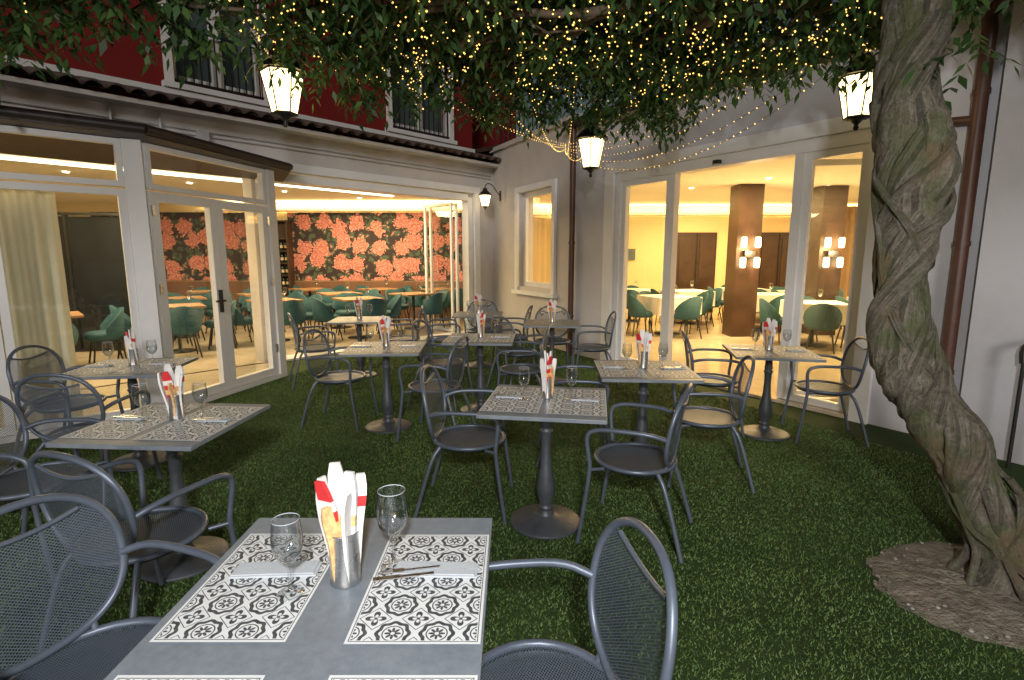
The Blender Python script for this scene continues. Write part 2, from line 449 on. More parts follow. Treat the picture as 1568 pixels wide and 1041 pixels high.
mb.obj('ceiling_lights',red)
wc=MB(); wc.box((0,.14,1.2),(.95,.06,2.4),'dkwood')
for x in(-.46,.46): wc.box((x,0,1.2),(.04,.3,2.4),'dkwood')
for z in(.05,.75,1.05,1.35,1.65,1.95,2.38): wc.box((0,0,z),(.88,.28,.03),'dkwood')
for z in(.77,1.07,1.37,1.67):
    for i in range(8):
        x=-.38+i*.108; wc.lathe([(.034,0),(.036,.15),(.03,.19),(.013,.21),(.013,.26)],'bottle',(x,-.04,z+.006),10)
        wc.lathe([(.0375,.05),(.0375,.12)],'label',(x,-.04,z+.006),10,False)
wc.obj('wine_cabinet',None,(-6.0,13.55,.03))

# ------------------------------------------------------------------ glazed porch
por=empty('glazed_entrance_porch')
P1=(-3.5,5.15);P2=(-3.05,6.9);P0=(P1[0]-.743*3.2,P1[1]-.67*3.2)
FA,LA=frame(P0,P1);FB,LB=frame(P1,P2)
mb=MB(); ZT=2.62
mb.box((P1[0],P1[1],ZT/2),(.15,.15,ZT),'white',math.radians(28)); mb.box((P2[0],P2[1],ZT/2),(.12,.12,ZT),'white',-.25)
glazed(mb,FB,.1,LB-.08,2.2,ZT,0,.05,.07)
glazed(mb,FB,.1,LB/2,.06,2.18,0.0,.09,.07); glazed(mb,FB,LB/2+.005,LB-.08,.06,2.18,0.0,.09,.07)
mb.ob(FB,.08,LB-.06,-.07,.07,0.004,.055,'white')
for a,b in((.02,1.1),(1.11,2.15),(2.16,LA-.09)):
    glazed(mb,FA,a,b,2.2,ZT,0,.05,.07); glazed(mb,FA,a,b,.06,2.18,0,.06,.07)
mb.ob(FA,0,LA-.08,-.07,.07,0.004,.055,'white')
for zz in (.35,1.2,1.95):
    mb.ob(FB,.10,.13,.036,.055,zz,zz+.1,'steel'); mb.ob(FB,LB-.11,LB-.08,.036,.055,zz,zz+.1,'steel')
mb.obj('white_frames',por)
mb=MB(); mb.ob(FB,LB/2-.07,LB/2-.03,.04,.06,.95,1.2,'black'); mb.ob(FB,LB/2-.16,LB/2-.03,.08,.1,1.07,1.09,'black'); mb.ob(FB,LB/2-.05,LB/2-.035,.06,.1,1.07,1.09,'black')
mb.obj('door_handle',por)
mb=MB()
Q=pt(FL,4.23,.003); FC,LC=frame(P2,(Q.x,Q.y))
glazed(mb,FC,.07,LC-.02,.06,ZT,0,.06,.06)
mb.obj('side_glazing',por)
mb=MB()
def off(p,q,d): return (p[0]+q[0]*d,p[1]+q[1]*d)
r0=off(P0,FA[2],.22); rc=(P1[0]+.26,P1[1]-.2); r2=(P2[0]+.25,P2[1]+.12)
q1=pt(FL,4.6,.01);q0=pt(FL,-1.5,.01)
ring=[r0,rc,r2,(q1.x,q1.y),(q0.x,q0.y)]
vs=[(p[0],p[1],ZT+.005) for p in ring]+[(p[0],p[1],ZT+.07) for p in ring]
vs[8]=(ring[3][0],ring[3][1],ZT+.3);vs[9]=(ring[4][0],ring[4][1],ZT+.3)
mb.add(vs,[(0,1,2,3,4),(5,6,7,8,9)]+[(i,(i+1)%5,(i+1)%5+5,i+5) for i in range(5)],'dkbrown')
mb.obj('porch_roof',por)
mb=MB()
mb.tube([(r0[0],r0[1],ZT+.06),(rc[0],rc[1],ZT+.06)],.042,'dkbrown',10,smooth=0)
mb.tube([(rc[0],rc[1],ZT+.06),(r2[0],r2[1],ZT+.06)],.042,'dkbrown',10,smooth=0)
mb.obj('porch_gutter',por)
mb=MB()
fp=[P0,P1,P2,(Q.x,Q.y),tuple(pt(FL,-1.5,0))[:2]]
mb.add([(p[0],p[1],.02) for p in fp],[(0,1,2,3,4)],'floor')
mb.obj('porch_floor',por)
def curtain(name,p0,p1,z0,z1,k,amp=.03,wl=.11):
    mb=MB(); fr,L=frame(p0,p1); n=int(L/.015); vs=[];fs=[]
    for i in range(n+1):
        s=L*i/n; o=amp*math.sin(s*2*math.pi/wl)+.01*math.sin(s*23)
        for z in(z0,z1): vs.append(pt(fr,s,o,z))
    for i in range(n): fs.append((i*2,i*2+2,i*2+3,i*2+1))
    mb.add(vs,fs,k,True); return mb.obj(name)
c0=pt(FA,1.0,-.2);c1=pt(FA,2.62,-.2)
curtain('cream_curtain',c0[:2],c1[:2],.04,2.15,'curtain')
c0=pt(FA,-.2,-.2);c1=pt(FA,.7,-.22)
curtain('cream_curtain',c0[:2],c1[:2],.04,2.55,'curtain')
mb=MB(); mb.box((0,0,1.1),(2.1,.06,2.1),'dkreflect');  # added panel standing in for the dark, reflecting area of the panes
for x in(-1.07,0,1.07): mb.box((x,-.02,1.1),(.04,.1,2.14),'black')
mb.box((0,-.02,2.19),(2.18,.1,.04),'black'); mb.box((0,-.02,.03),(2.18,.1,.04),'black')
mb.obj('dark_reflection_standin',None,(-7.0,8.6,.03),math.radians(12))

# ------------------------------------------------------------------ right building
wb=empty('white_dining_hall_building')
mb=MB()
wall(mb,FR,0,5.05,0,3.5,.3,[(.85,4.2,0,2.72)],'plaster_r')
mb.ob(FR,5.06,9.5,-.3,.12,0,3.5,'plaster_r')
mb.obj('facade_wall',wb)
mb=MB()
mb.ob(FR,.68,.85,0.002,.05,0,2.86,'white');mb.ob(FR,4.2,4.36,0.002,.05,0,2.86,'white');mb.ob(FR,.85,4.2,.002,.05,2.72,2.86,'white')
mb.ob(FR,.85,.93,-.2,-.02,.03,2.72,'white');mb.ob(FR,4.12,4.2,-.2,-.02,.03,2.72,'white');mb.ob(FR,.93,4.12,-.2,-.02,2.6,2.72,'white')
mb.ob(FR,1.8,1.88,-.14,-.04,.04,2.6,'white');mb.ob(FR,3.42,3.52,-.14,-.04,.04,2.6,'white')
glazed(mb,FR,.93,1.8,.04,2.6,-.09,.07,.06); glazed(mb,FR,3.52,4.12,.04,2.6,-.09,.07,.06)
O=pt(FR,3.46,-.2)
ex=Vector((FR[1][0],FR[1][1])); 
d2=Vector((-FR[2][0],-FR[2][1]))*.75+ex*.66
fr,_=frame((O.x,O.y),(O.x+d2.x,O.y+d2.y)); glazed(mb,fr,0,.85,.05,2.55,0,.06,.05)
mb.ob(FR,.85,4.2,-.3,.03,.004,.034,'floor')
mb.ob(FR,2.5,2.58,.003,.06,2.62,2.66,'black')
mb.obj('sliding_door_frame',wb)
mb=MB()
mb.ob(FR,-.1,5.0,-.5,.22,3.5,3.57,'dkbrown'); mb.ob(FR,5.0,9.6,-.5,.5,3.5,3.62,'dkbrown')
mb.ob(FR,4.9,9.6,.4,.62,3.40,3.66,'dkbrown')
mb.obj('dark_eaves',wb)
mb=MB()
Df=pt(FR,0,-.31);Ef=pt(FR,9.5,-.31)
poly([(pt(FR,0,-.302).x,pt(FR,0,-.302).y),(pt(FR,9.5,-.302).x,pt(FR,9.5,-.302).y),(13,1.5),(13,14.6),(-.30,14.6),(-.3,11.6)],.03,'floor')
poly([(Df.x,Df.y),(Ef.x,Ef.y),(13,1.5),(13,14.6),(-.30,14.6),(-.3,11.6)],2.88,'ceil')
poly([(D.x,D.y),(E.x,E.y),(13,1.5),(13,15),(-14,15),(-14,3),(A.x,A.y),(C.x,C.y)],3.40,'tile')
mb.box((6.4,14.65,1.45),(13.4,.1,2.9),'cream'); mb.box((13,8,1.45),(.1,13,2.9),'cream'); mb.box((-.29,13,1.45),(.04,3.1,2.85),'cream')
mb.box((6.4,14.42,2.62),(12.5,.3,.02),'white')  # ledge added along the hall's back wall for a fill uplight
mb.ob(FR,.9,9,-.62,-.32,2.74,2.76,'white')  # matching added ledge inside the facade, under the other fill uplight
mb.obj('dining_hall_shell',wb)
mb=MB()
for x in(4.95,7.15):
    mb.box((x,14.57,1.1),(1.05,.05,2.16),'dkwood'); mb.box((x,14.54,1.1),(.02,.03,2.1),'black')
    for q in(-.27,.27): mb.box((x+q,14.535,1.1),(.4,.02,1.9),'column')
mb.obj('brown_double_doors',wb)
mb=MB()
for X,Y in((4.43,10.4),(6.1,10.6)):
    mb.box((X,Y,1.45),(.45,.45,2.84),'column')
    for dx in(-.13,.13):
        for z in(1.35,1.72):
            mb.lathe([(.035,0),(.05,.02),(.05,.17),(.035,.19)],'shade',(X+dx,Y-.32,z),12)
    mb.box((X,Y-.27,1.6),(.2,.1,.12),'black')
mb.obj('columns_with_sconces',wb)
mb=MB()
for i in range(5):
    for j in range(4):
        p=pt(FR,-.5+i*1.6,-1.4-j*1.9)
        if p.y<14.2 and p.x>0.2: mb.lathe([(.045,2.862),(.045,2.872)],'spot',(p.x,p.y,0),10)
mb.obj('ceiling_spots',wb)
curtain('brown_curtain',(8.0,13.9),(10.5,13.9),.04,2.8,'bcurtain',.05,.2)
mb=MB(); mb.box((0,0,0),(.22,.03,.3),'shutter'); mb.obj('wall_notice_board',None,(3.2,14.57,1.6))

def pipe(name,fr,s,n,z0,z1,r=.045):
    mb=MB(); p=pt(fr,s,n)
    mb.lathe([(r,z0),(r,z1)],'brown',(p.x,p.y,0),16)
    for z in(z0+.6,(z0+z1)/2,z1-.5): mb.lathe([(r+.008,z),(r+.008,z+.04)],'brown',(p.x,p.y,0),16)
    return mb,p
mb,p=pipe('d',FR,.0,.08,0,3.5); mb.obj('brown_drainpipe')
mb,p=pipe('d',FR,4.93,.09,0,3.3,.05)
mb.tube([(p.x,p.y,3.28),(p.x-.02,p.y,3.4),(p.x+.08,p.y-.2,3.5)],.05,'brown',12)
q=pt(FR,4.45,.10)
mb.tube([(p.x,p.y,2.62),(q.x,q.y,2.66),(q.x,q.y,2.6)],.035,'brown',10,smooth=1)
mb.obj('brown_drainpipe')
mb=MB(); a=(3.72,3.82);b=(4.5,2.9)
mb.tube([(a[0],a[1],.80),(a[0],a[1]+.02,.93),(a[0]+.07,a[1]-.08,.99),(b[0],b[1],1.3)],.025,'black',8)
for i in range(7):
    t=i/6.5; x=a[0]+(b[0]-a[0])*t; y=a[1]+(b[1]-a[1])*t; mb.tube([(x,y,0),(x,y,.93+.33*t)],.013,'black',8,smooth=0)
mb.obj('black_iron_handrail')

def lantern(k=1.0,bracket=False):
    mb=MB(); n=6
    def ringp(r,z,rot=0): return [(r*math.cos(2*math.pi*i/n+rot),r*math.sin(2*math.pi*i/n+rot),z) for i in range(n)]
    b=ringp(.085,-.28);t=ringp(.145,0)
    for i in range(n):
        j=(i+1)%n
        mb.add([b[i],b[j],t[j],t[i]],[(0,1,2,3)],'lamp')
        mb.tube([b[i],t[i]],.0055,'black',6,smooth=0)
        mb.tube([b[i],b[j]],.008,'black',6,smooth=0); mb.tube([t[i],t[j]],.009,'black',6,smooth=0)
    mb.lathe([(.17,.0),(.165,.02),(.12,.07),(.07,.11),(.06,.14),(.065,.15),(.03,.18),(.012,.2),(.01,.24)],'black',n=18)
    mb.lathe([(.01,-.37),(.02,-.35),(.012,-.33),(.04,-.30),(.088,-.285),(.088,-.28)],'black',n=18)
    if bracket:
        mb.tube([(0,0,.22),(0,.06,.3),(0,.2,.28),(0,.32,.12),(0,.42,.0)],.012,'black',8)
        mb.box((0,.43,0),(.08,.02,.25),'black')
    return mb
lm=lantern().mesh('hanging_lantern')
lanterns=[(-1.63,4.05,2.86,1.0),(.85,6.0,2.80,1.05),(2.66,4.35,2.92,1.05)]
mbl=lantern(bracket=True).mesh('wall_lantern')
for x,y,z,s_ in lanterns:
    o=inst(lm,'hanging_lantern',(x,y,z),.3,s_)
    c=MB(); c.tube([(0,0,.22),(0,0,.75)],.006,'black',6,smooth=0); c.obj('suspension_rod',o)
pw=pt(F2,.55,.43); ang=math.atan2(-F2[2][1],-F2[2][0])-math.pi/2
inst(mbl,'wall_lantern',(pw.x,pw.y,2.72),ang,.75)

# ------------------------------------------------------------------ ground
mb=MB(); mb.add([(-100,-100,0),(100,-100,0),(100,100,0),(-100,100,0)],[(0,1,2,3)],'turf'); mb.obj('ground')
def blades(n,x0,x1,y0,y1,h0,h1):
    x=np.random.uniform(x0,x1,n*2); y=y0+(y1-y0)*np.random.uniform(0,1,n*2)**1.5
    soil=((x-2.30)/.50)**2+((y-2.33)/.38)**2+np.random.uniform(-.45,.35,len(x))<1
    def side(fr): return (x-fr[0][0])*fr[2][0]+(y-fr[0][1])*fr[2][1]
    ok=(~soil)&(side(FL)>.03)&(side(F2)>.03)&(side(FR)>.03)&((side(FA)>.08)|(side(FB)>.08))&(np.abs(x)<(y*1.05+.9))
    x=x[ok][:n];y=y[ok][:n];n=len(x)
    h=np.random.uniform(h0,h1,n); a=np.random.uniform(0,6.283,n); w=np.random.uniform(.0014,.0026,n)*(1+y*.25)
    b=np.random.uniform(0,6.283,n); l=np.random.uniform(0,1.3,n)*h
    V=np.zeros((n,3,3))
    V[:,0,0]=x-np.cos(a)*w;V[:,0,1]=y-np.sin(a)*w;V[:,0,2]=.001
    V[:,1,0]=x+np.cos(a)*w;V[:,1,1]=y+np.sin(a)*w;V[:,1,2]=.001
    V[:,2,0]=x+np.cos(b)*l;V[:,2,1]=y+np.sin(b)*l;V[:,2,2]=h
    return V.reshape(-1,3),n
def npmesh(name,V,k,matkey):
    me=bpy.data.meshes.new(name); nf=len(V)//k
    me.vertices.add(len(V)); me.vertices.foreach_set('co',V.astype(np.float32).ravel())
    me.loops.add(nf*k); me.loops.foreach_set('vertex_index',np.arange(nf*k,dtype=np.int32))
    me.polygons.add(nf); me.polygons.foreach_set('loop_start',np.arange(0,nf*k,k,dtype=np.int32))
    me.polygons.foreach_set('loop_total',np.full(nf,k,dtype=np.int32))
    me.materials.append(M[matkey]); me.update(calc_edges=True); me.validate()
    o=bpy.data.objects.new(name,me); COL.objects.link(o); return o
V,n=blades(330000,-4.5,4.2,.9,9.5,.008,.018)
npmesh('artificial_grass',V,3,'blades')
mb=MB(); vs=[(2.30,2.33,.03)];N=120
for ring_,(f,z) in enumerate(((.4,.035),(.75,.02),(1.0,.004))):
    for i in range(N):
        a=2*math.pi*i/N; rr=f*(1+.13*mnoise.noise(Vector((math.cos(a)*2,math.sin(a)*2,ring_*.2+3)))+.07*mnoise.noise(Vector((math.cos(a)*8,math.sin(a)*8,ring_*.2+3))))
        vs.append((2.30+.57*rr*math.cos(a),2.33+.43*rr*math.sin(a),z+.012*mnoise.noise(Vector((math.cos(a)*5,math.sin(a)*5,f*3))) if f<1 else .003))
fs=[(0,1+i,1+(i+1)%N) for i in range(N)]
for q in range(2):
    for i in range(N): fs.append((1+q*N+i,1+(q+1)*N+i,1+(q+1)*N+(i+1)%N,1+q*N+(i+1)%N))
mb.add(vs,fs,'soil',True)
for i in range(200):
    a=random.uniform(0,6.28); r_=random.uniform(.2,1.02)**.5; x=2.30+.55*r_*math.cos(a); y=2.33+.41*r_*math.sin(a); s_=random.uniform(.003,.012)
    mb.lathe([(s_*.6,0),(s_,s_*.4),(s_*.5,s_*.9)],'stone' if i%3==0 else 'soil',(x,y,.012+.02*(1-r_)),6)
mb.obj('soil_patch')

# ------------------------------------------------------------------ twisted wisteria trunk
cl=[(2.40,2.36,-.05),(2.37,2.38,.15),(2.27,2.42,.4),(2.15,2.48,.66),(2.0,2.52,.9),(1.90,2.56,1.12),(1.87,2.60,1.4),(1.91,2.63,1.7),(1.93,2.66,2.02),(1.88,2.72,2.33),(1.93,2.78,2.65),(1.94,2.82,2.95),(1.95,2.9,3.3)]
cl=[Vector(p) for p in cl]
def cr(t):
    t=max(0,min(.9999,t))*(len(cl)-1); i=int(t); f=t-i
    p0=cl[max(i-1,0)];p1=cl[i];p2=cl[i+1];p3=cl[min(i+2,len(cl)-1)]
    return .5*((2*p1)+(p2-p0)*f+(2*p0-5*p1+4*p2-p3)*f*f+(3*p1-3*p2+p3-p0)*f**3)
wt=empty('twisted_wisteria_tree')
mb=MB()
def girth(t):
    return .92+.30*math.exp(-((t-.665)/.06)**2)+.14*math.exp(-((t-.40)/.06)**2)-.08*math.exp(-((t-.52)/.05)**2)
def strand(ph,orb,rad,turns,seed,NR=170,ns=18,t0=0,t1=1,flat=1.0):
    vs=[];fs=[];uvs=[]
    pts=[];ang=[]
    for i in range(NR):
        t=t0+(t1-t0)*i/(NR-1); c=cr(t); tn=(cr(t+.01)-cr(t-.01)).normalized()
        sx=tn.cross(Vector((0,1,0))).normalized(); sy=tn.cross(sx)
        fl=(1+1.2*max(0,.11-t)/.11)*girth(t)
        a=ph+turns*2*math.pi*t+.9*mnoise.noise(Vector((t*5,seed,0)))
        o=orb*fl*(1+.3*mnoise.noise(Vector((t*9,seed*3,1))))
        pts.append(c+sx*math.cos(a)*o+sy*math.sin(a)*o); ang.append(sx*math.cos(a)+sy*math.sin(a))
    L=0
    for i in range(NR):
        t=t0+(t1-t0)*i/(NR-1)
        tn=(pts[min(i+1,NR-1)]-pts[max(i-1,0)]).normalized()
        sx=(ang[i]-tn*ang[i].dot(tn)).normalized(); sy=tn.cross(sx)
        if i: L+=(pts[i]-pts[i-1]).length
        r=rad*girth(t)*(1+.4*mnoise.noise(Vector((t*12,seed*5,2))))*(1+.5*max(0,.08-t)/.08)
        for j in range(ns):
            a=2*math.pi*j/ns
            q=Vector((math.cos(a),math.sin(a),0))
            rr=r*(1+.22*mnoise.noise(Vector((q.x*2.2,q.y*2.2,t*11+seed)))+.16*mnoise.noise(Vector((q.x*4,q.y*4,t*50+seed)))+.07*mnoise.noise(Vector((q.x*9,q.y*9,t*150+seed))))
            vs.append(pts[i]+sx*q.x*rr*flat+sy*q.y*rr); uvs.append((j/ns,L))
    for i in range(NR-1):
        for j in range(ns): fs.append((i*ns+j,i*ns+(j+1)%ns,(i+1)*ns+(j+1)%ns,(i+1)*ns+j))
    mb.add(vs,fs,'bark',True,uvs)
strand(0,.022,.105,.3,1,ns=26)
for i in range(3): strand(i*2.09,.062,.070,1.5,i+2)
strand(.7,.115,.042,2.7,7,flat=.6); strand(3.6,.115,.050,2.2,9,flat=.5); strand(5.2,.12,.026,-1.5,12); strand(2.2,.125,.018,-2.1,15,t1=.75)
strand(1.6,.118,.055,2.9,21,t0=.25,t1=.9,flat=.45); strand(4.5,.125,.016,3.8,23,t0=.1)
strand(2.9,.112,.065,3.3,27,t0=.05,t1=.75,flat=.4)
strand(.2,.120,.040,5.2,41,t0=.12,t1=.78,flat=.4,NR=240); strand(3.3,.122,.034,4.7,43,t0=.3,t1=.72,flat=.4,NR=200)
for i in range(6): strand(i*1.05+.4,.13,.02,.15*random.choice((-1,1)),30+i,t0=0,t1=.2,NR=50,ns=10)
mb.obj('twisted_trunk',wt)
mb=MB(); top=Vector((1.95,2.85,3.1))
ends=[(-4.2,3.0),(-3,2.4),(-2.2,3.3),(-1,4.6),(0.2,5.0),(1.2,5.1),(-1.8,3.0),(-.2,3.6),(-3.6,1.6),(-.8,2.2),(.6,4.4),(2.7,3.5),(3.4,2.8),(.9,1.6),(2.4,1.4),(-2.0,1.4),(1.6,4.5)]
for q,(x,y) in enumerate(ends):
    pts=[top+Vector((0,0,-.15))]
    n_=7
    for i in range(1,n_+1):
        f=i/n_; pts.append(Vector((top.x+(x-top.x)*f+random.uniform(-.22,.22),top.y+(y-top.y)*f+random.uniform(-.22,.22),3.02+random.uniform(-.12,.14)+(.1 if i<3 else 0))))
    r0_=random.uniform(.03,.05)
    mb.tube(pts,lambda f,r0_=r0_:r0_*(1-.75*f)+.004,'stem',9)
    for k_ in range(7):
        a=pts[random.randint(2,n_)]; b=a+Vector((random.uniform(-.9,.9),random.uniform(-.7,.5),random.uniform(-.05,.2))); m_=(a+b)/2+Vector((random.uniform(-.15,.15),random.uniform(-.15,.15),random.uniform(-.05,.1)))
        mb.tube([a,m_,b],lambda f:.013*(1-.8*f)+.002,'stem',6)
for w in range(3):
    mb.tube([top+Vector((0,0,-.1)),(2.3,3.3,3.0+w*.06),(2.45,3.9,2.95+w*.1),(2.3,4.6,3.1),(1.6,5.0+w*.2,3.15)],lambda f:.04*(1-.7*f)+.006,'stem',9)
mb.obj('limbs',wt)
ex=np.array([-6,-3.9,-3.2,-2.5,-2.1,-1.7,-1.2,-.5,.5,1.4,1.8,2.1,2.6,3.2,4.5]); ey=np.array([3.4,3.5,3.6,3.25,3.25,3.6,4.5,5.05,5.1,5.4,4.9,3.9,3.2,2.8,2.5])
def canopy(N):
    P=[]
    while len(P)<N:
        x=random.uniform(-5.2,3.9); y=random.uniform(.4,6.3)
        edge=np.interp(x,ex,ey)+.38*mnoise.noise(Vector((x*2.0,0,5)))
        if y>edge: continue
        cl_=mnoise.noise(Vector((x*1.1,y*1.1,0)))+.5*mnoise.noise(Vector((x*3,y*3,3)))
        if cl_<random.uniform(-1.0,-.3): continue
        low=3.02+.16*mnoise.noise(Vector((x*1.3,y*1.3,9)))-.13*(1 if edge-y<.4 else 0)
        z=low+.8*random.random()**1.5
        P.append((x,y,z))
    return np.array(P)
P=canopy(14500)
extra=np.array([(2.06+random.uniform(-.05,.08),2.60+random.uniform(-.05,.05),2.5+random.uniform(-.02,.12)) for _ in range(5)])
P=np.vstack([P,extra]); N=len(P)
yaw=np.random.uniform(0,6.283,N); dr=np.random.uniform(-1.4,-.15,N)
R=np.stack([np.cos(yaw),np.sin(yaw),dr],1); R/=np.linalg.norm(R,axis=1)[:,None]
Sd=np.stack([-np.sin(yaw),np.cos(yaw),np.zeros(N)],1)
Lr=np.random.uniform(.14,.27,N)[:,None]
out_=[]
K=9
for k_ in range(K):
    t=.15+.85*(k_//2)/((K-1)/2); sgn=0 if k_==K-1 else (1 if k_%2 else -1)
    if sgn==0: t=1
    b=P+R*Lr*t; b[:,2]-= .05*t*t
    l=R*.55+Sd*sgn*.85+np.array([0,0,-.3])+np.random.normal(0,.16,(N,3)); l/=np.linalg.norm(l,axis=1)[:,None]
    w=np.cross(l,np.array([0,0,1])+np.random.normal(0,.45,(N,3))); w/=np.linalg.norm(w,axis=1)[:,None]
    ln=np.random.uniform(.055,.095,N)[:,None]; hw=ln*.21
    q=np.stack([b,b+l*ln*.42+w*hw,b+l*ln+np.array([0,0,-.008]),b+l*ln*.42-w*hw],1)
    out_.append(q.reshape(-1,3))
fo=npmesh('crown_foliage',np.vstack(out_),4,'leaf'); fo.parent=wt

# ------------------------------------------------------------------ fairy lights
mb=MB()
def bulb(p,r=.0062):
    x,y,z=p; r*=random.uniform(.6,1.25)
    mb.add([(x+r,y,z),(x-r,y,z),(x,y+r,z),(x,y-r,z),(x,y,z+r),(x,y,z-r)],[(0,2,4),(2,1,4),(1,3,4),(3,0,4),(2,0,5),(1,2,5),(3,1,5),(0,3,5)],'bulb')
def string(a,b,n,sag,wire=True,jit=.0):
    a=Vector(a);b=Vector(b);pts=[]
    for i in range(n):
        f=i/(n-1); p=a.lerp(b,f); p.z-=sag*4*f*(1-f); p+=Vector((random.gauss(0,jit),random.gauss(0,jit),random.gauss(0,jit*.6))); pts.append(p); bulb(p)
    if wire: mb.tube([pts[i] for i in range(0,n,2)],.0022,'black',3,smooth=0)
for i in range(46):
    x0=random.uniform(-1.5,2.4);y0=random.uniform(1.6,3.2)
    x1=x0+random.uniform(-1.4,1.2); x1=max(-1.6,min(2.3,x1))
    y1=min(random.uniform(4.0,5.6),np.interp(x1,ex,ey)+.1)
    string((x0,y0,2.92+random.uniform(-.04,.12)),(x1,y1,2.91+random.uniform(-.06,.10)),34,.04,False,.035)
for i in range(20):
    x0=random.uniform(-4.6,-1.2);y0=random.uniform(1.5,3.1); string((x0,y0,2.92),(x0+random.uniform(-.8,.8),y0+random.uniform(-.6,.5),2.92),5,.04,False,.04)
for i in range(6):
    string((.80+random.uniform(-.1,.05),7.9,3.12-i*.03),(2.45+random.uniform(-.3,.25),4.2+random.uniform(-.3,.3),3.12+random.uniform(-.03,.06)),52,.12+.07*i)
for i in range(6):
    string((-.9+i*.35,4.7+random.uniform(-.2,.3),2.95),(.75,7.85,3.12-i*.02),44,.05+.05*i)
mb.obj('fairy_string_lights')

# ------------------------------------------------------------------ garden chair
def garden_chair():
    mb=MB()
    def bk(x,z): return (x,-.205-.17*(z-.46)+.55*x*x,z)
    N=40; W=.235; zc=.665; H=.215
    def ov(a):
        c,s_=math.cos(a),math.sin(a)
        return (W*math.copysign(abs(c)**.85,c),zc+H*math.copysign(abs(s_)**.85,s_))
    mb.tube([bk(*ov(2*math.pi*i/N)) for i in range(N)],.0125,'chair',8,True,1)
    def lip(x): return .79+.55*x*x*2
    xs=[-.15+.3*i/14 for i in range(15)]
    mb.tube([bk(x,min(lip(x),.86)) for x in xs],.008,'chair',6)
    nx=24; vs=[];uvs=[];fs=[];nz=10
    for i in range(nx+1):
        x=-W*.985+2*W*.985*i/nx
        hh=H*(1-min(1,(abs(x)/W))**(1/.85*2))**(.5*.85) if abs(x)<W else 0
        zt=min(zc+hh,lip(x)); zb=zc-hh
        for j in range(nz+1):
            z=zb+(zt-zb)*j/nz; vs.append(bk(x,z)); uvs.append((x+1,z+1))
    for i in range(nx):
        for j in range(nz): a=i*(nz+1)+j; fs.append((a,a+nz+1,a+nz+2,a+1))
    mb.add(vs,fs,'mesh',True,uvs)
    n=32; R=.225
    mb.tube([(R*math.cos(2*math.pi*i/n),R*.98*math.sin(2*math.pi*i/n),.44) for i in range(n)],.013,'chair',8,True,0)
    vs=[(0,0,.432)];uvs=[(1,1)];fs=[]
    for q,r in enumerate((.08,.15,.222)):
        for i in range(n):
            a=2*math.pi*i/n; vs.append((r*math.cos(a),r*.98*math.sin(a),.433+.007*(r/.222)**2)); uvs.append((1+r*math.cos(a),1+r*math.sin(a)))
    for i in range(n):
        fs.append((0,1+i,1+(i+1)%n))
        for q in range(2): fs.append((1+q*n+i,1+(q+1)*n+i,1+(q+1)*n+(i+1)%n,1+q*n+(i+1)%n))
    mb.add(vs,fs,'mesh',True,uvs)
    mb.lathe([(.0,.405),(.2,.41),(.214,.425)],'seat',n=32,cap=False)
    for s_ in(-1,1):
        mb.tube([(s_*.228,-.20,.64),(s_*.262,-.12,.67),(s_*.272,.05,.672),(s_*.272,.16,.665),(s_*.268,.215,.63),(s_*.255,.20,.5),(s_*.25,.19,.43),(s_*.265,.25,.0)],.0125,'chair',8)
        mb.tube([(s_*.16,-.15,.43),(s_*.2,-.2,.36),(s_*.235,-.30,.0)],.0125,'chair',8)
        mb.tube([(s_*.25,.19,.43),(s_*.2,.13,.425)],.010,'chair',6,smooth=0)
        mb.tube([bk(s_*.12,.475),(s_*.12,-.185,.44)],.011,'chair',6,smooth=0)
    return mb.mesh('metal_garden_chair')
GC=garden_chair()
def chair(x,y,fx,fy,sc=1):
    r=math.atan2(fy,fx)-math.pi/2
    inst(GC,'metal_garden_chair',(x,y,.006),r+random.uniform(-.05,.05),sc)
def table_mesh(w,l):
    mb=MB(); mb.box((0,0,.738),(w,l,.022),'slate'); mb.box((0,0,.719),(.34,.34,.012),'base')
    cs=[(0,0)] if l<1 else [(0,-l*.28),(0,l*.28)]
    for cx,cy in cs:
        mb.lathe([(.21,.0),(.212,.012),(.19,.022),(.09,.035),(.05,.055),(.038,.085),(.045,.10),(.036,.115),(.05,.17),(.056,.22),(.05,.27),(.034,.36),(.028,.46),(.03,.55),(.04,.57),(.03,.585),(.034,.60),(.028,.66),(.05,.712)],'base',(cx,cy,0),28)
    return mb.mesh('outdoor_table')
TM=table_mesh(.68,.68); TL=table_mesh(.745,1.45)
mb=MB(); hx,hy=.147,.228
mb.add([(-hx,-hy,0),(hx,-hy,0),(hx,hy,0),(-hx,hy,0)],[(0,1,2,3)],'mat',False,[(-hx,-hy),(hx,-hy),(hx,hy),(-hx,hy)])
PMm=mb.mesh('patterned_placemat')
mb=MB(); mb.lathe([(.034,0),(.034,.002),(.012,.006),(.0045,.014),(.0038,.075),(.006,.085),(.02,.095),(.034,.115),(.0395,.14),(.038,.165),(.0335,.205)],'wglass',n=28,cap=False)
mb.lathe([(.0375,.165),(.038,.14),(.033,.117),(.019,.098),(.0,.09)],'wglass',n=28,cap=False)
mb.lathe([(.0335,.205),(.0342,.206),(.0335,.207)],'napkin',n=28,cap=False)  # pale opaque ring paints the highlight along the glass rim
WG=mb.mesh('wine_glass')
